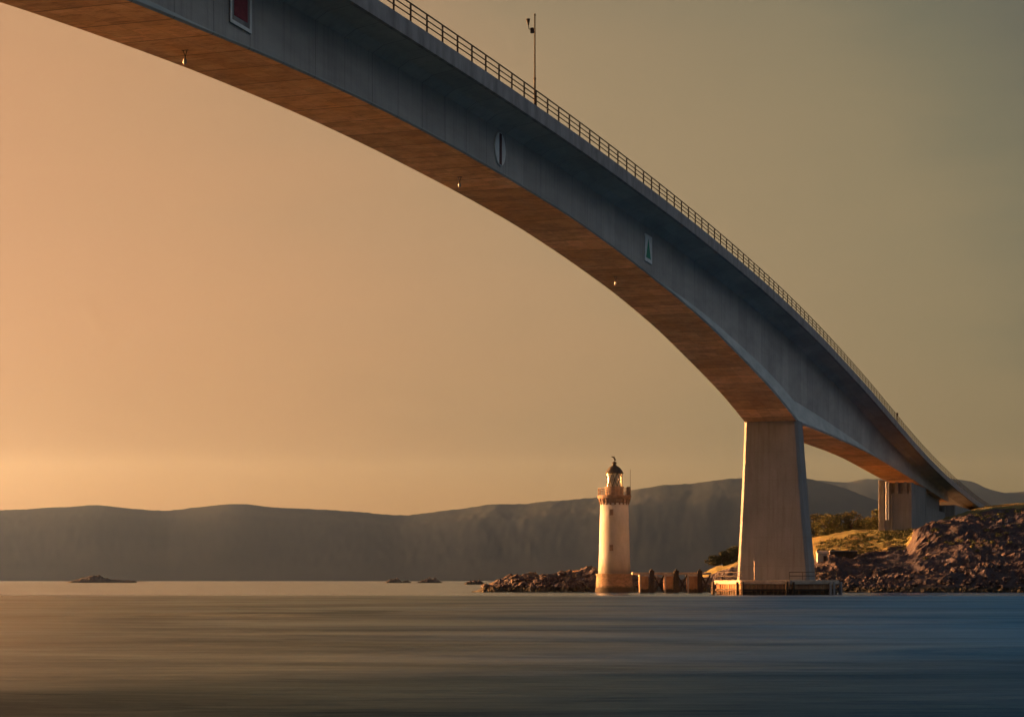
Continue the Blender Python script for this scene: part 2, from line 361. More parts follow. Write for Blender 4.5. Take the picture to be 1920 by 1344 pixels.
# piers
def pier_ring(hw, hl, ch, z, cx, cy):
    return [(cx - hw + ch, cy - hl, z), (cx + hw - ch, cy - hl, z), (cx + hw, cy - hl + ch, z), (cx + hw, cy + hl - ch, z),
            (cx + hw - ch, cy + hl, z), (cx - hw + ch, cy + hl, z), (cx - hw, cy + hl - ch, z), (cx - hw, cy - hl + ch, z)]
def loft(mb, rings, mi=0):
    n = len(rings[0]); vs = [p for r in rings for p in r]
    fs = [(k * n + i, k * n + (i + 1) % n, (k + 1) * n + (i + 1) % n, (k + 1) * n + i) for k in range(len(rings) - 1) for i in range(n)]
    fs += [tuple(range(n - 1, -1, -1)), tuple((len(rings) - 1) * n + i for i in range(n))]
    mb.add(vs, fs, mi)
def tall_pier(sp):
    mb = MB(); zt = SOF(sp) + .5
    prof = [(0, 5.02), (.2, 4.72), (.4, 4.42), (.6, 4.14), (.78, 3.92), (.9, 3.78), (1, 3.66)]
    loft(mb, [pier_ring(w_, 2.7 - .5 * k, .38, 1.9 + (zt - 1.9) * k, QA + .42 * (1 - k), sp) for k, w_ in prof])
    p = mb.build('pier_column', M_pier, bridge, bevel=.04)
    # octagonal caisson with a coping, sheet piles, fenders and a hand rail
    R8 = 8.6; QC = QA + .45; verts8 = [(QC + R8 * math.cos(R(22.5 + 45 * i)), sp + R8 * math.sin(R(22.5 + 45 * i))) for i in range(8)]
    def ring(rr, z): k = rr / R8; return [(QC + (x - QC) * k, sp + (y - sp) * k, z) for x, y in verts8]
    mb = MB(); loft(mb, [ring(R8 - .25, -2.5), ring(R8 - .25, 1.42)])
    for i in range(8):                      # corrugated sheet pile ribs
        a_, b_ = Vector(verts8[i]), Vector(verts8[(i + 1) % 8]); c_ = Vector((QC, sp)); k = (R8 - .25) / R8
        a_ = c_ + (a_ - c_) * k; b_ = c_ + (b_ - c_) * k; d = (b_ - a_); L = d.length; d /= L; nn = Vector((d.y, -d.x))
        for j in range(11):
            p0 = a_ + d * (L * (j + .25) / 11); p1 = a_ + d * (L * (j + .75) / 11); o = nn * .09
            q = [p0, p1, p1 + o - d * .1, p0 + o + d * .1]
            mb.add([(v.x, v.y, -2.5) for v in q] + [(v.x, v.y, 1.40) for v in q], [(0, 3, 2, 1), (4, 5, 6, 7), (0, 1, 5, 4), (1, 2, 6, 5), (2, 3, 7, 6), (3, 0, 4, 7)])
    base = mb.build('pier_caisson', M_rust, bridge)
    mb = MB(); loft(mb, [ring(R8 + .12, 1.44), ring(R8 + .12, 1.92), ring(R8, 1.98)]); mb.build('coping', M_capc, base, bevel=.03)
    mb = MB(); loft(mb, [ring(R8 + .06, .55), ring(R8 + .06, .80)]); mb.build('waling', M_timber, base)
    mb = MB()
    for zz in (2.55, 3.05):
        for i in range(8):
            a_ = Vector(verts8[i]); b_ = Vector(verts8[(i + 1) % 8]); c_ = Vector((QC, sp)); k = 1 - .25 / R8
            a_ = c_ + (a_ - c_) * k; b_ = c_ + (b_ - c_) * k
            if i in (5,) : continue
            mb.tube((a_.x, a_.y, zz), (b_.x, b_.y, zz), .045, n=6)
    hr = mb.build('hand_rail', M_rail, base)
    for i in range(8):
        a_ = Vector(verts8[i]); b_ = Vector(verts8[(i + 1) % 8]); c_ = Vector((QC, sp)); k = 1 - .25 / R8
        a_ = c_ + (a_ - c_) * k; b_ = c_ + (b_ - c_) * k
        if i == 5: continue
        for j in range(3):
            p_ = a_.lerp(b_, j / 3); mb = MB(); mb.tube((p_.x, p_.y, 1.96), (p_.x, p_.y, 3.06), .045, n=6); mb.build('rail_post', M_rail, hr)
    for i in range(8):                      # corner fender piles
        x, y = verts8[i]; dx, dy = (x - QC) / R8, (y - sp) / R8
        for kk in (-.45, .45):
            mb = MB(); px, py = x + dx * .28 - dy * kk, y + dy * .28 + dx * kk
            mb.tube((px, py, -2.5), (px, py, 1.75), .17, n=10); mb.build('fender_pile', M_timber if i not in (7, 0) else M_edge, base)
    return base
base1 = tall_pier(SPIER); tall_pier(SP0)
# abutment pier on the far shore: front box, recess, drain pipes and long side wall
mb = MB(); z2 = SOF(SP2) - .45
mb.box(QA - 3.2, QA - 2.1, SP2 - 2, SP2 + 2, 6, z2 + .2); mb.box(QA - 2.1, QA + 3.15, SP2 - 1.75, SP2 + 2, 6, z2 - 2.4)
mb.box(QA - 2.1, QA + 3.15, SP2 - 1.0, SP2 + 2, z2 - 2.4, z2 - .3)
mb.box(QA + 2.75, QA + 3.152, SP2 - 1.75, SP2 - 1.0, z2 - 2.4, z2 - .3)
mb.box(QA - .9, QA - .5, SP2 - 2.02, SP2 - 1.75, 6, z2 - 2.5)
mb.box(QA - 3.1, QA + 3.1, SP2 + 2, SP2 + 21, 6, SOF(SP2 + 21) - .15)
mb.box(QA - 3.1, QA + 3.1, SP2 + 21, SP2 + 56, 6, 16.9); mb.box(QA - 3.0, QA + 1.8, SP2 + 21, SP2 + 56, 16.9, 21.5)  # upper block added behind the low wall to darken the gap
mb.box(QA + 2.5, QA + 3.16, SP2 + 20.0, SP2 + 21.2, 6, SOF(SP2 + 21) - .2)
mb.box(QA - 5.4, QA + 5.2, SP2 + 56, SP2 + 120, 8, 18.6); mb.box(QA + 2.5, QA + 3.16, SP2 + 55.0, SP2 + 56.2, 6, 18.4)  # first box added to keep low sun off the deck underside
ab = mb.build('abutment', M_pier, bridge, bevel=.05)
for k, x in enumerate((QA - 1.75, QA - 1.3)):
    mb = MB(); mb.tube((x, SP2 - 2.0, z2 - 7.6), (x, SP2 - 2.0, z2 - .1), .13, n=8); mb.build('drain_pipe', M_signw, ab)
for x in (QA - 1.5, QA + .2, QA + 1.9):
    mb = MB(); mb.box(x - .35, x + .35, SP2 - 1.7, SP2 - 1.02, z2 - 2.4, z2 - 1.6); mb.box(x - .28, x + .28, SP2 - 1.6, SP2 - 1.05, z2 - 1.6, z2 - .2); mb.build('bearing', M_edge, ab)
# ------------------------------------------------------------------ things on the bridge
def on_bridge(name, q, s, z, label, cat, group=None): return tag(empty(name, bw(q, s, z), -TH), label, cat, group)
# weather mast
e = on_bridge('weather_mast', -.75, 168.6, DECK(168.6) + .8, 'tall thin dark mast with a wind sensor arm rising above the bridge railing', 'mast')
mb = MB(); mb.box(-.16, .16, -.16, .16, 0, .05); mb.tube((0, 0, .03), (0, 0, 2.9), .085, .08, 10); mb.tube((0, 0, 2.9), (0, 0, 7.9), .07, .055, 8)
mb.tube((0, 0, 2.85), (0, 0, 3.0), .11, .11, 10); mb.tube((0, 0, 7.9), (0, 0, 8.05), .08, .07, 8); mb.build('pole', M_dark, e)
mb = MB(); mb.tube((0, -.02, 6.75), (-.35, -.42, 6.78), .035, n=6); mb.tube((-.35, -.42, 6.75), (-.38, -.48, 7.1), .03, n=6); mb.build('arm', M_dark, e)
mb = MB(); mb.tube((-.38, -.48, 7.05), (-.40, -.50, 7.55), .05, .17, 10); mb.build('wind_sensor', M_dark, e)
mb = MB(); mb.box(-.28, -.04, -.3, -.06, 6.5, 6.9); mb.build('control_box', M_dark, e)
e = on_bridge('marker_post', -.7, 378.5, DECK(378.5) + .8, 'short dark post poking above the railing near the far end of the bridge', 'post')
mb = MB(); mb.tube((0, 0, 0), (0, 0, 2.2), .07, n=8); mb.build('pole', M_dark, e)
mb = MB(); mb.box(-.16, .16, -.16, .16, 2.2, 2.75); mb.build('marker_head', M_dark, e, bevel=.03)
# channel marks on the near web
def mark(kind_, s, zc):
    x = QA + HB + .03
    lab = {'r': 'white framed square board with a dark red centre at the top edge of the photo', 'c': 'round white disc with a dark central stripe on the bridge side',
           'g': 'white framed board with a green triangle on the bridge side'}[kind_]
    e = on_bridge('channel_sign', x, s, zc, lab, 'sign', 'channel signs on the bridge side')
    if kind_ == 'c':
        def disc(r, x0, x1, mbx, n=36):
            vs = [(xx, r * math.cos(2 * math.pi * i / n), r * math.sin(2 * math.pi * i / n)) for xx in (x0, x1) for i in range(n)]
            mbx.add(vs, [(i, (i + 1) % n, n + (i + 1) % n, n + i) for i in range(n)] + [tuple(range(n - 1, -1, -1)), tuple(range(n, 2 * n))])
        mb = MB(); disc(1.28, 0, .09, mb); mb.build('sign_disc', M_signw, e)
        mb = MB(); zz = 1.22
        mb.box(.092, .104, -.30, .30, -zz, zz); mb.build('centre_stripe', M_stripe, e)
    else:
        hw = 1.35
        mb = MB(); mb.box(0, .06, -hw, hw, -hw, hw); mb.build('sign_board', M_edge if kind_ == 'r' else M_signw, e)
        mb = MB(); b_ = .2
        mb.box(.062, .10, -hw, -hw + b_, -hw, hw); mb.box(.062, .10, hw - b_, hw, -hw, hw); mb.box(.062, .10, -hw + b_, hw - b_, -hw, -hw + b_); mb.box(.062, .10, -hw + b_, hw - b_, hw - b_, hw)
        mb.build('frame', M_signw, e)
        mb = MB()
        if kind_ == 'r': mb.box(.062, .085, -.85, .85, -.85, .85); mb.build('red_square', M_red, e)
        else:
            mb.add([(.062, -.9, -.95), (.062, .9, -.95), (.062, 0, 1.0), (.085, -.9, -.95), (.085, .9, -.95), (.085, 0, 1.0)], [(0, 2, 1), (3, 4, 5), (0, 1, 4, 3), (1, 2, 5, 4), (2, 0, 3, 5)])
            mb.build('green_triangle', M_green, e)
mark('r', 120.5, 34.75); mark('c', 166.3, 35.75); mark('g', 212.2, 35.05)
# navigation lamps hanging below the soffit
for k, (s, lab) in enumerate(((120.8, 'small lamp on a bracket hanging under the bridge at upper left'), (167.0, 'small pale lamp hanging under the middle of the bridge'), (213.0, 'small faint lamp hanging under the bridge towards the pier'))):
    e = on_bridge('navigation_lamp', QA - .5, s - .3, SOF(s) + .02, lab, 'lamp', 'navigation lamps under the bridge')
    mb = MB(); mb.box(-.32, .32, -.14, .14, -.07, .0); mb.tube((-.18, 0, -.05), (.0, 0, -.62), .035, n=6); mb.tube((.22, 0, -.05), (.02, 0, -.62), .035, n=6)
    mb.tube((.02, 0, -.55), (.02, 0, -.8), .05, n=6); mb.build('bracket', M_dark, e)
    mb = MB(); mb.lathe([(.10, -.8), (.16, -.9), (.17, -1.15), (.10, -1.28), (.02, -1.32)][::-1], 14); e.scale = (.65, .65, .66); mb.build('lamp_body', M_lampw, e, smooth=True)
# post on caisson
e = on_bridge('mooring_post', QA - 1.0, SPIER - 7.95, 1.98, 'thin pale vertical post standing on the front of the pier base', 'post')
mb = MB(); mb.box(-.2, .2, -.2, .2, 0, .06); mb.tube((0, 0, .04), (0, 0, 2.4), .09, .08, 8); mb.build('pole', M_capc, e)
mb = MB(); mb.tube((0, 0, 2.4), (0, 0, 2.6), .12, .09, 8); mb.build('post_cap', M_capc, e)
# ------------------------------------------------------------------ lighthouse
LY = 328; LX = (1152 - 960) / F * LY
lh = tag(empty('lighthouse', (LX, LY, 0)), 'white round lighthouse tower on a brown stone base with a dark domed lantern', 'lighthouse')
def zy(py, Yd=LY): return HC + (1087 - py) / F * Yd
zp, zg, zd = zy(1075), zy(943), zy(887)
mb = MB(); mb.lathe([(3.15, -1.5), (3.1, .8), (2.98, .85), (2.9, zp - .35), (3.02, zp - .33), (3.02, zp - .05), (2.7, zp)], 48); mb.build('plinth', M_plinth, lh)
mb = MB(); mb.lathe([(2.62, zp - .02), (2.5, zp + 3), (2.36, zg - 3), (2.28, zg)], 48); tw = mb.build('tower', M_white, lh, smooth=False)
for p in tw.data.polygons: p.use_smooth = len(p.vertices) == 4
for (py, hh) in ((961, .95), (1027, .95)):
    z = zy(py); r = 2.5 - (z - zp - 3) * .018
    ang = R(256); c_ = Vector((math.cos(ang), math.sin(ang), 0)); tn = Vector((-c_.y, c_.x, 0))
    def wb(mb, w0, w1, z0, z1, d0, d1):
        pts = [c_ * (r + d) + tn * w_ + Vector((0, 0, zz)) for zz in (z0, z1) for (w_, d) in ((w0, d0), (w1, d0), (w1, d1), (w0, d1))]
        mb.add(pts, [(3, 2, 1, 0), (4, 5, 6, 7), (0, 1, 5, 4), (1, 2, 6, 5), (2, 3, 7, 6), (3, 0, 4, 7)])
    mb = MB(); h2 = hh / 2
    wb(mb, -.42, -.28, z - h2, z + h2, -.3, .05); wb(mb, .28, .42, z - h2, z + h2, -.3, .05); wb(mb, -.42, .42, z + h2, z + h2 + .15, -.3, .07); wb(mb, -.5, .5, z - h2 - .14, z - h2, -.3, .1)
    wf = mb.build('window', M_white, lh)
    mb = MB(); wb(mb, -.28, .28, z - h2, z + h2, -.3, .02); mb.build('pane', M_gallery, wf)
# corbelled gallery
z0 = zg; z1 = zy(930)
mb = MB(); mb.lathe([(2.24, z0 - .02), (2.34, z0 + .12), (2.4, z0 + .5), (2.66, z0 + .8), (2.74, z1 - .1), (2.74, z1 + .12), (2.6, z1 + .14)], 48); g_ = mb.build('gallery', M_gallery, lh)
for i in range(20):
    t_ = 2 * math.pi * i / 20; mb = MB(); c_ = Vector((math.cos(t_), math.sin(t_), 0)); tn = Vector((-c_.y, c_.x, 0))
    pts = [c_ * r_ + tn * w_ + Vector((0, 0, zz)) for w_ in (-.13, .13) for r_, zz in ((2.22, z0 - .35), (2.34, z0 - .3), (2.66, z0 + .72), (2.3, z0 + .72))]
    mb.add(pts, [(0, 1, 2, 3), (7, 6, 5, 4), (0, 4, 5, 1), (1, 5, 6, 2), (2, 6, 7, 3), (3, 7, 4, 0)]); mb.build('corbel', M_gallery, g_)
mb = MB()
for zz in (z1 + .5, z1 + .85, z1 + 1.25):
    for i in range(32):
        t0, t1 = 2 * math.pi * i / 32, 2 * math.pi * (i + 1) / 32
        mb.tube((2.62 * math.cos(t0), 2.62 * math.sin(t0), zz), (2.62 * math.cos(t1), 2.62 * math.sin(t1), zz), .035, n=5)
gr = mb.build('gallery_rail', M_gallery, lh)
for i in range(24):
    t0 = 2 * math.pi * i / 24; mb = MB(); mb.tube((2.62 * math.cos(t0), 2.62 * math.sin(t0), z1 + .1), (2.62 * math.cos(t0), 2.62 * math.sin(t0), z1 + 1.27), .04, n=5); mb.build('rail_post', M_gallery, gr)
mb = MB(); zl = zy(912); mb.lathe([(1.5, z1 + .1), (1.5, zl - .25), (1.58, zl - .22), (1.58, zl - .02), (1.3, zl)], 32); mb.build('lantern_base', M_gallery, lh)
# lantern with diagonal glazing bars
mb = MB(); mb.lathe([(1.24, zl), (1.24, zd)], 24, close=False); mb.build('lantern_glass', M_glass, lh, smooth=True)
mb = MB(); hL = zd - zl; rr = 1.28
for i in range(10):
    for sgn in (1, -1):
        for half in (0, 1):
            t0 = 2 * math.pi * i / 10 + sgn * half * math.pi / 10; t1 = t0 + sgn * math.pi / 10
            mb.tube((rr * math.cos(t0), rr * math.sin(t0), zl + hL * half / 2), (rr * math.cos(t1), rr * math.sin(t1), zl + hL * (half + 1) / 2), .055, n=5)
mb.lathe([(1.2, zl + hL / 2 - .04), (1.34, zl + hL / 2 - .04), (1.34, zl + hL / 2 + .04), (1.2, zl + hL / 2 + .04)], 24, close=False)
mb.build('glazing_bars', M_copper, lh)
mb = MB(); mb.lathe([(.35, zl + .02), (.45, zl + .5), (.6, zl + .9), (.6, zl + 1.3), (.4, zl + 1.7)], 16); mb.build('lens', M_glass, lh)
zt = zy(872)
mb = MB(); mb.lathe([(1.42, zd - .05), (1.48, zd + .06), (1.36, zd + .2), (1.26, zd + .45), (1.0, zd + .8), (.66, zd + 1.08), (.36, zd + 1.24), (.3, zd + 1.55), (.42, zd + 1.66), (.3, zd + 1.8), (.08, zd + 1.9)], 32); mb.build('dome', M_copper, lh, smooth=True)
mb = MB(); mb.tube((0, 0, zd + 1.85), (0, 0, zd + 2.75), .05, n=6)
pts = [(-.5, 2.62), (-.2, 2.5), (-.08, 2.25), (.05, 2.1), (.3, 2.0), (.2, 2.3), (.08, 2.5), (-.12, 2.7), (-.42, 2.75)]
mb.add([(x, y, zd + z) for y in (-.03, .03) for x, z in pts], [tuple(range(9)), tuple(range(17, 8, -1))] + [(i, 9 + i, 9 + (i + 1) % 9, (i + 1) % 9) for i in range(9)])
mb.build('weather_vane', M_copper, lh)
mb = MB(); mb.box(1.95, 2.5, -.9, -.3, z1 + .14, z1 + 1.5); mb.build('gallery_locker', M_gallery, lh, bevel=.03)
mb = MB(); mb.tube((2.55, -.6, z1 + .14), (2.55, -.6, zy(880)), .03, n=5); mb.build('aerial', M_dark, lh)
# ------------------------------------------------------------------ terrain
def fbm(x, y, z, o=5, l=2.1, g=.5):
    a_ = 0; k = 1
    for _ in range(o): a_ += k * noise.noise((x, y, z)); x *= l; y *= l; z *= l; k *= g
    return a_
def ridged(x, y, z, o=4):
    a_ = 0; k = 1
    for _ in range(o): a_ += k * (1 - 2 * abs(noise.noise((x, y, z)))); x *= 2.1; y *= 2.1; z *= 2.1; k *= .5
    return a_ - .9
def grid_mesh(name, mat, rs, ys, fz, attr=None, smooth=False):
    vs = []; at_ = []
    for y in ys:
        for r in rs:
            res = fz(r, y); vs.append(res[:3]); at_.append(res[3] if len(res) > 3 else 0.0)
    n = len(rs); fs = [(j * n + i, j * n + i + 1, (j + 1) * n + i + 1, (j + 1) * n + i) for j in range(len(ys) - 1) for i in range(n - 1)]
    me = bpy.data.meshes.new(name); me.from_pydata(vs, [], fs); me.materials.append(mat)
    if smooth: me.polygons.foreach_set('use_smooth', [True] * len(fs))
    A = me.attributes.new('cover', 'FLOAT', 'POINT'); A.data.foreach_set('value', at_)
    o = bpy.data.objects.new(name, me); col.objects.link(o); return o
def rock_mat(name, c1, c2, g1=(.055, .065, .012), g2=(.13, .095, .028), lich=(.10, .085, .07)):
    m, t, b = pmat(name, rough=.92)
    g = t.new('ShaderNodeNewGeometry').outputs['Position']
    n1 = t.noise(g, .35, 7, .68); n2 = t.noise(g, 2.2, 5, .65)
    c = t.ramp(n1, [(.3, c1), (.68, c2)])
    c = t.mix(t.ramp(n2, [(.52, 0), (.72, .5)]), c, lich)
    at_ = t.new('ShaderNodeAttribute'); at_.attribute_name = 'cover'
    gc = t.ramp(t.noise(g, .22, 6, .7), [(.35, g1), (.62, g2)])
    n3 = t.math('ADD', at_.outputs['Fac'], t.math('MULTIPLY', t.math('SUBTRACT', t.noise(g, .8, 5, .65), .5), .9))
    c = t.mix(t.ramp(n3, [(.44, 0), (.56, 1)]), c, gc)
    t.put(b.inputs['Base Color'], tide(t, c, .9))
    bm = t.new('ShaderNodeBump', ins={'Distance': .14, 'Height': t.noise(g, 1.6, 7, .72)}); t.put(b.inputs['Normal'], bm.outputs[0])
    return m
M_rock = rock_mat('headland_rock', (.018, .014, .018), (.044, .035, .044))
# headland on the right: heights given along depth rows (photo outline turned into metres)
XS = [1180, 1300, 1345, 1390, 1480, 1540, 1600, 1650, 1700, 1716, 1740, 1780, 1820, 1860, 1920, 2050, 2400]
ROWS = [(316, [1150] * 5 + [1118] * 12),
        (325, [1150] * 5 + [1108] * 12),
        (336, [1150, 1150, 1150, 1140, 1110, 1092, 1088, 1086, 1083, 1080, 1078, 1074, 1070, 1066, 1062, 1060, 1060]),
        (350, [1150, 1150, 1140, 1120, 1090, 1068, 1066, 1064, 1062, 1058, 1052, 1046, 1042, 1036, 1030, 1025, 1020]),
        (362, [1150, 1140, 1120, 1100, 1075, 1052, 1050, 1046, 1042, 1034, 1026, 1018, 1010, 1004, 998, 990, 985]),
        (371, [1140, 1120, 1100, 1085, 1065, 1043, 1040, 1036, 1028, 1002, 988, 984, 982, 980, 975, 965, 960]),
        (381, [1130, 1105, 1090, 1075, 1055, 1034, 1026, 1018, 1008, 996, 987, 978, 970, 966, 960, 950, 945]),
        (395, [1120, 1100, 1078, 1062, 1040, 1020, 1006, 997, 994, 992, 988, 977, 966, 958, 954, 945, 940]),
        (430, [1110, 1090, 1065, 1052, 1020, 1003, 994, 991, 990, 988, 982, 974, 964, 954, 949, 943, 938]),
        (490, [1100, 1085, 1062, 1052, 1020, 1005, 1000, 996, 985, 980, 970, 962, 955, 948, 943, 940, 935]),
        (520, [1100, 1085, 1062, 1052, 1020, 1005, 1000, 996, 985, 980, 970, 962, 952, 947, 943, 940, 935]),
        (600, [1110, 1095, 1080, 1070, 1040, 1025, 1015, 1010, 1005, 1000, 995, 985, 975, 966, 962, 955, 950]),
        (800, [1150] * 17)]
RY = [r[0] for r in ROWS]
def land_z(r, Yd):
    px = 960 + r * F
    zs = [HC + (1087 - float(np.interp(px, XS, row[1]))) / F * row[0] for row in ROWS]
    return float(np.interp(Yd, RY, zs))
def land(r, Yd):
    px = 960 + r * F; x = r * Yd; z = land_z(r, Yd)
    rocky = 1.0
    top = min(1, max(0, (Yd - 386) / 14)) if px > 1712 else min(1, max(0, (Yd - 368) / 8))
    if px < 1420: top = min(1, max(0, (Yd - 400) / 20))
    cover = top * (1.0 if px < 1720 else .62)
    rocky = 1 - .85 * top
    s_ = .085 if px > 1700 else .085
    d = ridged(x * .06, Yd * .13, 3.1, 3) * 1.1 + fbm(x * .22, Yd * .42, 1.7, 5) * .8
    d += fbm(x * .9, Yd * .9 + z * .4, 6.6, 4) * .3 + abs(noise.noise((x * .5, Yd * .3, 11))) * -1.1
    d += (noise.cell((x * .35 + fbm(x * .1, Yd * .1, 5) * 2, Yd * .25, z * .25)) - .5) * .25
    # smoother tilted slabs in the middle of the shore
    sl_ = max(0, 1 - abs(px - 1690) / 130) * max(0, 1 - abs(Yd - 357) / 14)
    rocky *= 1 - .65 * sl_
    edge = min(1, max(.25, (z + .3) / 3))
    z += d * rocky * edge * .8 + fbm(x * .12, Yd * .12, 8, 4) * .5 * (1 - rocky)
    return (x + fbm(x * .2, Yd * .2, 20, 3) * rocky * .8, Yd + fbm(x * .25, z * .3, 30, 3) * rocky * 1.2, z, cover)
rs = np.linspace(.055, .385, 420); ys = np.concatenate([np.linspace(314, 400, 230), np.linspace(402, 530, 60), np.linspace(540, 800, 12)])
hd = grid_mesh('headland', M_rock, rs, ys, land); tag(hd, kind='structure')
# rocky islet bank behind the lighthouse
M_rock2 = rock_mat('bank_rock', (.020, .015, .018), (.048, .037, .040), g1=(.09, .065, .03), g2=(.16, .10, .05))
RX = [870, 893, 925, 960, 1000, 1040, 1075, 1100, 1115, 1125, 1190, 1230, 1290, 1330, 1380, 1450, 1520]
RT = [1114, 1107, 1092, 1078, 1073, 1072, 1074, 1066, 1064, 1070, 1080, 1084, 1086, 1084, 1082, 1082, 1090]
def bank(r, Yd):
    px = 960 + r * F; x = r * Yd
    top = HC + (1087 - float(np.interp(px, RX, RT))) / F * 345
    k = np.interp(Yd, [330, 336, 343, 352, 362, 372], [-.25, .35, .9, 1, .55, -.3])
    z = top * k if top > 0 else top
    d = ridged(x * .12, Yd * .14, 13.1, 5) * 1.3 + fbm(x * .5, Yd * .5, 4.7, 4) * .9 + (noise.cell((x * .5, Yd * .3, z * .3)) - .5) * .6
    z += d * min(.62, max(.12, .22 * abs(top))) - .1
    cov = .45 if (k > .8 and top > 3) else .1
    return (x, Yd + fbm(x * .3, z * .5, 3, 3) * .9, z, cov)
tag(grid_mesh('rock_bank', M_rock2, np.linspace(-.03, .150, 330), np.linspace(328, 374, 80), bank), kind='structure')
# far low islets
random.seed(5)
def islet(px0, px1, ytop, Yd, label, seed, humps):
    w_ = (px1 - px0) / F * Yd; cx = ((px0 + px1) / 2 - 960) / F * Yd; hmax = (1087 - ytop) / F * Yd + HC
    e_ = []
    nx, ny = 90, 24; vs = []
    for j in range(ny):
        for i in range(nx):
            u = i / (nx - 1) * 2 - 1; v = j / (ny - 1) * 2 - 1
            env = max(0, 1 - v * v) * float(np.interp(u, [h[0] for h in humps], [h[1] for h in humps]))
            z = hmax * env * (1 + .35 * fbm(u * 6 + seed, v * 3, seed, 4)) - .6
            vs.append((u * w_ / 2, v * w_ * .22, z))
    fs = [(j * nx + i, j * nx + i + 1, (j + 1) * nx + i + 1, (j + 1) * nx + i) for j in range(ny - 1) for i in range(nx - 1)]
    me = bpy.data.meshes.new('rock_islet'); me.from_pydata(vs, [], fs); me.materials.append(M_rock2)
    o = bpy.data.objects.new('rock_islet', me); col.objects.link(o); o.location = (cx, Yd, 0)
    tag(o, label, 'islet', 'low rocky islets far out on the water')
islet(120, 258, 1078, 1500, 'long low dark islet alone on the water at far left', 1.3, [(-1, 0), (-.75, .35), (-.45, .8), (-.2, 1), (.1, .85), (.3, .5), (.6, .42), (.9, .38), (1, 0)])
islet(720, 775, 1083, 1400, 'small flat islet, the left one of the close pair in the middle distance', 2.7, [(-1, 0), (-.6, .8), (-.1, 1), (.2, .4), (.6, .7), (1, 0)])
islet(776, 832, 1082, 1400, 'small humped islet, the right one of the close pair in the middle distance', 4.1, [(-1, 0), (-.5, .5), (0, 1), (.5, .9), (1, 0)])
islet(866, 912, 1086, 900, 'thin sliver of rock just left of the tip of the rocky bank', 6.3, [(-1, 0), (-.5, .9), (.5, 1), (1, 0)])
islet(905, 965, 1080, 700, 'flat rock skerry just behind the left tip of the rocky bank', 7.9, [(-1, 0), (-.5, .5), (0, .8), (.6, 1), (1, .6)])
# ------------------------------------------------------------------ hills
M_hill = noisy('hill_heather', (.030, .040, .047), (.044, .054, .060), .0022, .95, (1, 1, 1), 0, 7, space='World'); M_hill.node_tree.nodes['Principled BSDF'].inputs['Specular IOR Level'].default_value = 0
HX = [-2600, -1400, -600, -200, 0, 40, 100, 180, 240, 310, 345, 370, 440, 520, 600, 690, 720, 760, 800, 870, 930, 980, 1040, 1120, 1165, 1190, 1240, 1300, 1345, 1390, 1450, 1500, 1560, 1640, 1760, 1920, 2300, 3000, 4500]
HYv = [930, 920, 935, 950, 957, 954, 950, 945, 952, 958, 953, 950, 943, 950, 954, 960, 964, 966, 960, 952, 943, 944, 936, 932, 922, 915, 908, 905, 897, 895, 890, 893, 905, 935, 960, 975, 990, 1000, 1010]
def hill(xs, yv, Y0, YR, Y1, seed, rough=.022):
    gx = np.arange(xs[0], xs[-1], 4.0); gy = np.interp(gx, xs, yv); kr = np.exp(-.5 * (np.arange(-9, 10) / 3.2) ** 2); kr /= kr.sum()
    gy = np.convolve(np.pad(gy, 9, 'edge'), kr, 'valid'); xs, yv = gx, gy
    def fz(r, Yd):
        px = 960 + r * F
        px += fbm(r * Yd * .0007 + 5, Yd * .0012, seed + 9, 3) * 80 * min(1, max(0, (YR - Yd) / (YR - Y0)) * 1.5); top = (1087 - float(np.interp(px, xs, yv))) / F * YR + HC
        x = r * Yd
        k = float(np.interp(Yd, [Y0, Y0 + (YR - Y0) * .3, YR - (YR - Y0) * .35, YR, Y1], [-.03, .28, .74, 1.0, .3]))
        d = fbm(x * .0011 + seed, Yd * .0016, seed, 6, 2.2, .55)
        env = 1 if Yd < YR * .93 else .35
        z = top * (k + d * rough * env * min(1, k * 3)) + ridged(x * .0035, Yd * .0035, seed, 4) * .7 * min(1, max(0, k) * 4) + (fbm(x * .012, Yd * .012, seed, 4) * 1.8 + fbm(x * .05, Yd * .05, seed + 4, 3) * 1.3) * min(1, max(0, k) * 3)
        return (x, Yd, z, 0)
    return fz
tag(grid_mesh('hills', M_hill, np.concatenate([np.linspace(-.9, -.28, 60), np.linspace(-.275, .275, 560), np.linspace(.28, .9, 60)]), np.linspace(4600, 6600, 46), hill(HX, HYv, 4700, 5900, 6600, 2.2), smooth=True), kind='structure')
DX = [900, 1300, 1450, 1500, 1525, 1555, 1580, 1600, 1620, 1650, 1680, 1720, 1760, 1790, 1815, 1835, 1850, 1880, 1900, 1920, 2000, 2300, 3000]
DY = [1000, 950, 915, 903, 901, 903, 906, 903, 897, 898, 897, 893, 893, 899, 901, 907, 914, 925, 922, 918, 915, 930, 960]
tag(grid_mesh('far_hills', M_hill, np.linspace(-.02, .8, 420), np.linspace(8000, 10200, 20), hill(DX, DY, 8000, 9300, 10200, 7.7, .10), smooth=True), kind='structure')
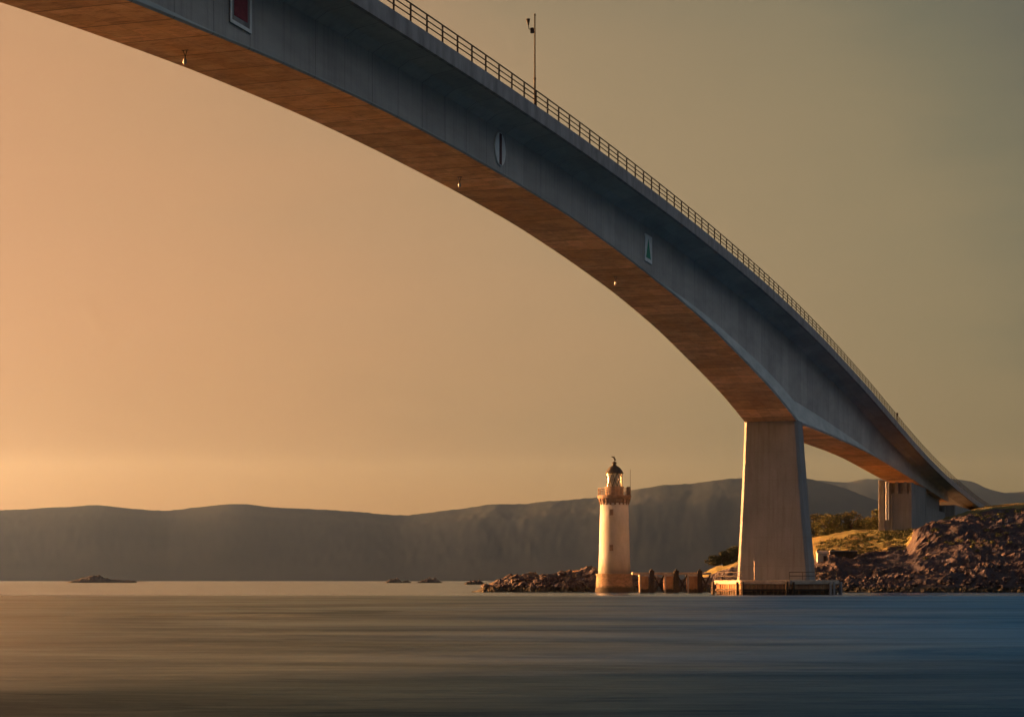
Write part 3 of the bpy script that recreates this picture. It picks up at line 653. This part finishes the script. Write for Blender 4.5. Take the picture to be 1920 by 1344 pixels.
# ------------------------------------------------------------------ jetty between lighthouse and pier
JY = 318
def px2x(px, Yd=JY): return (px - 960) / F * Yd
jt = tag(empty('old_jetty', (px2x(1255), JY, 0)), 'low old jetty of rusty piers and dark posts between the lighthouse and the bridge pier', 'jetty')
jx = px2x(1255)
mb = MB(); mb.box(px2x(1186) - jx, px2x(1334) - jx, .4, 3.2, zy(1077, JY), zy(1072.5, JY)); mb.build('deck_beam', M_capc, jt, bevel=.04)
for (x0, x1, mt) in ((1200, 1216, M_rust), (1247, 1263, M_rust), (1290, 1311, M_rust)):
    mb = MB(); mb.box(px2x(x0) - jx, px2x(x1) - jx, 0, 3.4, -2, zy(1080, JY)); c_ = mb.build('pier_block', mt, jt, bevel=.08)
    mb = MB(); mb.box(px2x(x0) - jx - .12, px2x(x0) - jx + .14, -.25, .1, -2, zy(1074, JY)); mb.build('corner_post', M_capc, jt)
    mb = MB(); mb.box(px2x(x0) - jx - .1, px2x(x1) - jx + .1, -.06, 3.5, zy(1080, JY) + .002, zy(1077.5, JY)); mb.build('cap', M_capc, jt)
for x0 in (1222, 1268, 1312):
    mb = MB(); mb.box(px2x(x0 - 4.5) - jx, px2x(x0 + 4.5) - jx, -.5, .35, -2, zy(1069, JY)); mb.tube((px2x(x0) - jx, -.1, zy(1069, JY)), (px2x(x0) - jx, -.1, zy(1066, JY)), .2, .12, 8); mb.build('mooring_pile', M_timber, jt, bevel=.05)
for x0, x1 in ((1226, 1246), (1271, 1289), (1316, 1332)):
    mb = MB(); z_ = zy(1078, JY)
    mb.tube((px2x(x0) - jx, .6, 0), (px2x(x1) - jx, .6, z_), .13, n=6); mb.tube((px2x(x1) - jx, .9, 0), (px2x(x0) - jx, .9, z_), .13, n=6); mb.build('brace', M_timber, jt)
# small white hut right of the pier
def ground_at(px, py):                  # where the sight line meets the shore
    for Yd in np.arange(322, 420, .5):
        if land_z((px - 960) / F, Yd) >= HC + (1087 - py) / F * Yd: return Vector(((px - 960) / F * Yd, Yd, land_z((px - 960) / F, Yd)))
hp = ground_at(1541, 1057); hp.z += .5
h_ = tag(empty('hut', (hp.x, hp.y, hp.z - .4)), 'tiny pale hut on the shore just right of the bridge pier', 'hut')
mb = MB(); mb.box(-.85, .85, -.8, .8, -1.8, 1.75); hw_ = mb.build('wall', M_white, h_)
mb = MB(); mb.add([(-1, -.95, 1.752), (1, -.95, 1.752), (1, .95, 1.752), (-1, .95, 1.752), (-1, 0, 2.25), (1, 0, 2.25)], [(3, 2, 1, 0), (0, 1, 5, 4), (2, 3, 4, 5), (0, 4, 3), (1, 2, 5)]); mb.build('roof', M_edge, h_)
mb = MB(); mb.box(.15, .75, -.83, -.78, -.55, 1.3); mb.build('door', M_timber, h_)
# dark retaining wall right of the hut
a0 = ground_at(1556, 1046); a1 = ground_at(1612, 1046); a0.z += .9
wl = tag(empty('retaining_wall', (a0.x, a0.y, a0.z)), 'low dark wall running along the shore right of the tiny hut', 'wall')
mb = MB(); mb.box(0, a1.x - a0.x, 0, .6, -2.6, .32); mb.build('wall_face', M_timber, wl, bevel=.03)
mb = MB(); mb.box(-.1, a1.x - a0.x + .1, -.08, .68, .322, .46); mb.build('coping', M_edge, wl)
# ------------------------------------------------------------------ trees
M_leaf = []
for i, (c1, c2) in enumerate((((.022, .026, .009), (.055, .058, .018)), ((.038, .042, .010), (.09, .088, .022)))):
    mm, t, b = pmat('foliage', c1, .75)
    n = t.noise(t.new('ShaderNodeTexCoord').outputs['Object'], .9, 4, .6)
    t.put(b.inputs['Base Color'], t.ramp(n, [(.36, c1), (.64, c2)])); b.inputs['Subsurface Weight'].default_value = 0
    M_leaf.append(mm)
M_bark = noisy('bark', (.04, .03, .02), (.08, .055, .04), 3)
def tree(px, pytop, Yd, wid, lean, mi, label, seed, group, gy=None):
    rnd = random.Random(seed); x = (px - 960) / F * Yd
    zg_ = land_z((px - 960) / F, Yd) if gy is None else HC + (1087 - gy) / F * Yd
    zt_ = HC + (1087 - pytop) / F * Yd; H = max(1.5, zt_ - zg_)
    e = tag(empty('shrubby_tree', (x, Yd, zg_ - .2)), label, 'tree', group)
    mb = MB(); tops = []
    mb.tube((0, 0, -.5), (lean * .2, 0, H * .35), .05 * H, .035 * H, 7)
    for i in range(6):
        t0 = rnd.uniform(0, 6.28); rr = wid * rnd.uniform(.25, .42)
        p = (lean * .3 + rr * math.cos(t0), rr * math.sin(t0), H * rnd.uniform(.5, .8)); mb.tube((lean * .2, 0, H * rnd.uniform(.2, .35)), p, .022 * H, .008 * H, 5); tops.append(p)
    mb.build('trunk', M_bark, e)
    mb = MB(); cl = []
    for i in range(46):
        t0 = rnd.uniform(0, 6.28); hgt = rnd.uniform(.03, .97); prof = math.sin(math.pi * min(1, .34 + hgt * .62)) ** .6
        rr = wid * .5 * prof * math.sqrt(rnd.random()) * rnd.uniform(.8, 1.1)
        cl.append((lean * hgt + rr * math.cos(t0), rr * math.sin(t0) * .8, H * (hgt * .93), wid * rnd.uniform(.11, .2)))
    for cx, cy, cz, cr in cl:
        for _ in range(75):
            d = Vector((rnd.gauss(0, 1), rnd.gauss(0, 1), rnd.gauss(0, 1))).normalized() * cr * rnd.random() ** .35
            c_ = Vector((cx, cy, cz)) + Vector((d.x, d.y, d.z * .8)); u = Vector((rnd.gauss(0, 1), rnd.gauss(0, 1), rnd.gauss(0, 1))).normalized(); v = u.orthogonal().normalized()
            s_ = rnd.uniform(.10, .22); mb.add([c_ - u * s_, c_ + v * s_ * .6, c_ + u * s_, c_ - v * s_ * .6], [(0, 1, 2, 3)])
    mb.build('crown', M_leaf[mi], e)
G1 = 'shrubby trees on the slope between the two piers'
tree(1530, 962, 436, 6.4, .3, 0, 'dark bushy tree touching the right edge of the tall pier', 1, G1, 1004)
tree(1552, 960, 430, 6.2, .2, 1, 'golden green bushy tree, second from the tall pier', 2, G1, 1002)
tree(1574, 961, 440, 6.4, 0, 0, 'dark round tree in the middle of the clump by the tall pier', 3, G1, 1000)
tree(1594, 957, 438, 6.2, .4, 0, 'tallest dark tree at the right end of the clump by the tall pier', 4, G1, 999)
tree(1616, 974, 446, 4.6, 0, 1, 'low shrub in the gap between the tree clump and the abutment', 5, G1, 996)
tree(1632, 968, 440, 4.6, -.2, 1, 'middling shrub left of the tree beside the abutment', 6, G1, 994)
tree(1648, 952, 430, 5.4, 0, 1, 'golden tree standing tight against the left side of the abutment', 7, G1, 995)
G2 = 'shrubs on the low point left of the tall pier'
tree(1338, 1040, 436, 3.2, 0, 0, 'smallest dark shrub at the left tip of the low point behind the pier', 8, G2, 1056)
tree(1356, 1032, 436, 3.6, 0, 0, 'dark rounded shrub in the middle of the low point left of the pier', 9, G2, 1056)
tree(1375, 1021, 436, 4.2, .2, 0, 'taller brown tree tight against the left edge of the tall pier', 10, G2, 1056)
# gorse and bushes on the meadow and the rocks
rnd = random.Random(12); mb = MB()
def clump(x, y, z, r_, n):
    for _ in range(n):
        d = Vector((rnd.gauss(0, 1), rnd.gauss(0, 1), abs(rnd.gauss(0, 1)))).normalized() * r_ * rnd.random() ** .4
        c_ = Vector((x, y, z)) + Vector((d.x, d.y, d.z * .7)); u = Vector((rnd.gauss(0, 1), rnd.gauss(0, 1), rnd.gauss(0, 1))).normalized(); v = u.orthogonal().normalized(); s_ = rnd.uniform(.09, .2)
        mb.add([c_ - u * s_, c_ + v * s_ * .6, c_ + u * s_, c_ - v * s_ * .6], [(0, 1, 2, 3)])
for i in range(230):
    px = rnd.uniform(1535, 1712); Yd = rnd.uniform(373, 402); r_ = (px - 960) / F; z = land_z(r_, Yd)
    clump(r_ * Yd, Yd, z - .1, rnd.uniform(.4, 1.1), 55)
for i in range(60):
    px = rnd.uniform(1730, 1915); Yd = rnd.uniform(352, 400); r_ = (px - 960) / F; z = land_z(r_, Yd)
    clump(r_ * Yd, Yd, z, rnd.uniform(.3, .9), 50)
tag(mb.build('heath_shrubs', M_leaf[1]), 'low golden green heather and gorse covering the shore slope', 'shrubs', kind='stuff')
# loose boulders along the shore
def boulder(mb, c, r_, rnd):
    t_ = (1 + 5 ** .5) / 2
    iv = [Vector(v).normalized() for v in ((-1, t_, 0), (1, t_, 0), (-1, -t_, 0), (1, -t_, 0), (0, -1, t_), (0, 1, t_), (0, -1, -t_), (0, 1, -t_), (t_, 0, -1), (t_, 0, 1), (-t_, 0, -1), (-t_, 0, 1))]
    fi = [(0, 11, 5), (0, 5, 1), (0, 1, 7), (0, 7, 10), (0, 10, 11), (1, 5, 9), (5, 11, 4), (11, 10, 2), (10, 7, 6), (7, 1, 8), (3, 9, 4), (3, 4, 2), (3, 2, 6), (3, 6, 8), (3, 8, 9), (4, 9, 5), (2, 4, 11), (6, 2, 10), (8, 6, 7), (9, 8, 1)]
    sx, sy, sz = rnd.uniform(.8, 1.4), rnd.uniform(.7, 1.2), rnd.uniform(.5, .95); rot = Matrix.Rotation(rnd.uniform(0, 6.28), 3, 'Z') @ Matrix.Rotation(rnd.uniform(-.5, .5), 3, 'X')
    mb.add([Vector(c) + rot @ Vector((v.x * sx, v.y * sy, v.z * sz)) * r_ * rnd.uniform(.75, 1.15) for v in iv], fi)
rnd = random.Random(3); mb = MB()
for i in range(380):
    px = rnd.uniform(1560, 1960); Yd = rnd.uniform(321, 340); r_ = (px - 960) / F; z = land_z(r_, Yd)
    if z < -.5: continue
    boulder(mb, (r_ * Yd, Yd, z + .25), rnd.choice((.15, .2, .3, .4, .6)), rnd)
for i in range(420):
    px = rnd.uniform(905, 1330); Yd = rnd.uniform(334, 341); r_ = (px - 960) / F
    if 1100 < px < 1125: continue
    v = bank(r_, Yd); boulder(mb, (v[0], v[1], v[2] + .1), rnd.choice((.25, .35, .5, .7)), rnd)
tag(mb.build('shore_rubble', M_rock), 'loose dark boulders piled along the waterline of the rocky shores', 'boulders', kind='stuff')
# ------------------------------------------------------------------ haze
mb = MB(); mb.box(-11500, 11500, -1700, 10700, -4.0, 620)
m = bpy.data.materials.new('haze_air'); m.use_nodes = True; t = NT(m.node_tree); t.n.clear()
pv = t.new('ShaderNodeVolumePrincipled', ins={'Density': .000058, 'Color': (.26, .47, 1.0, 1), 'Anisotropy': .93})
t.l.new(pv.outputs[0], t.new('ShaderNodeOutputMaterial').inputs['Volume'])
tag(mb.build('haze', m), kind='stuff')
scene.cycles.volume_bounces = 0; scene.cycles.max_bounces = 6; scene.cycles.diffuse_bounces = 3; scene.cycles.caustics_reflective = True
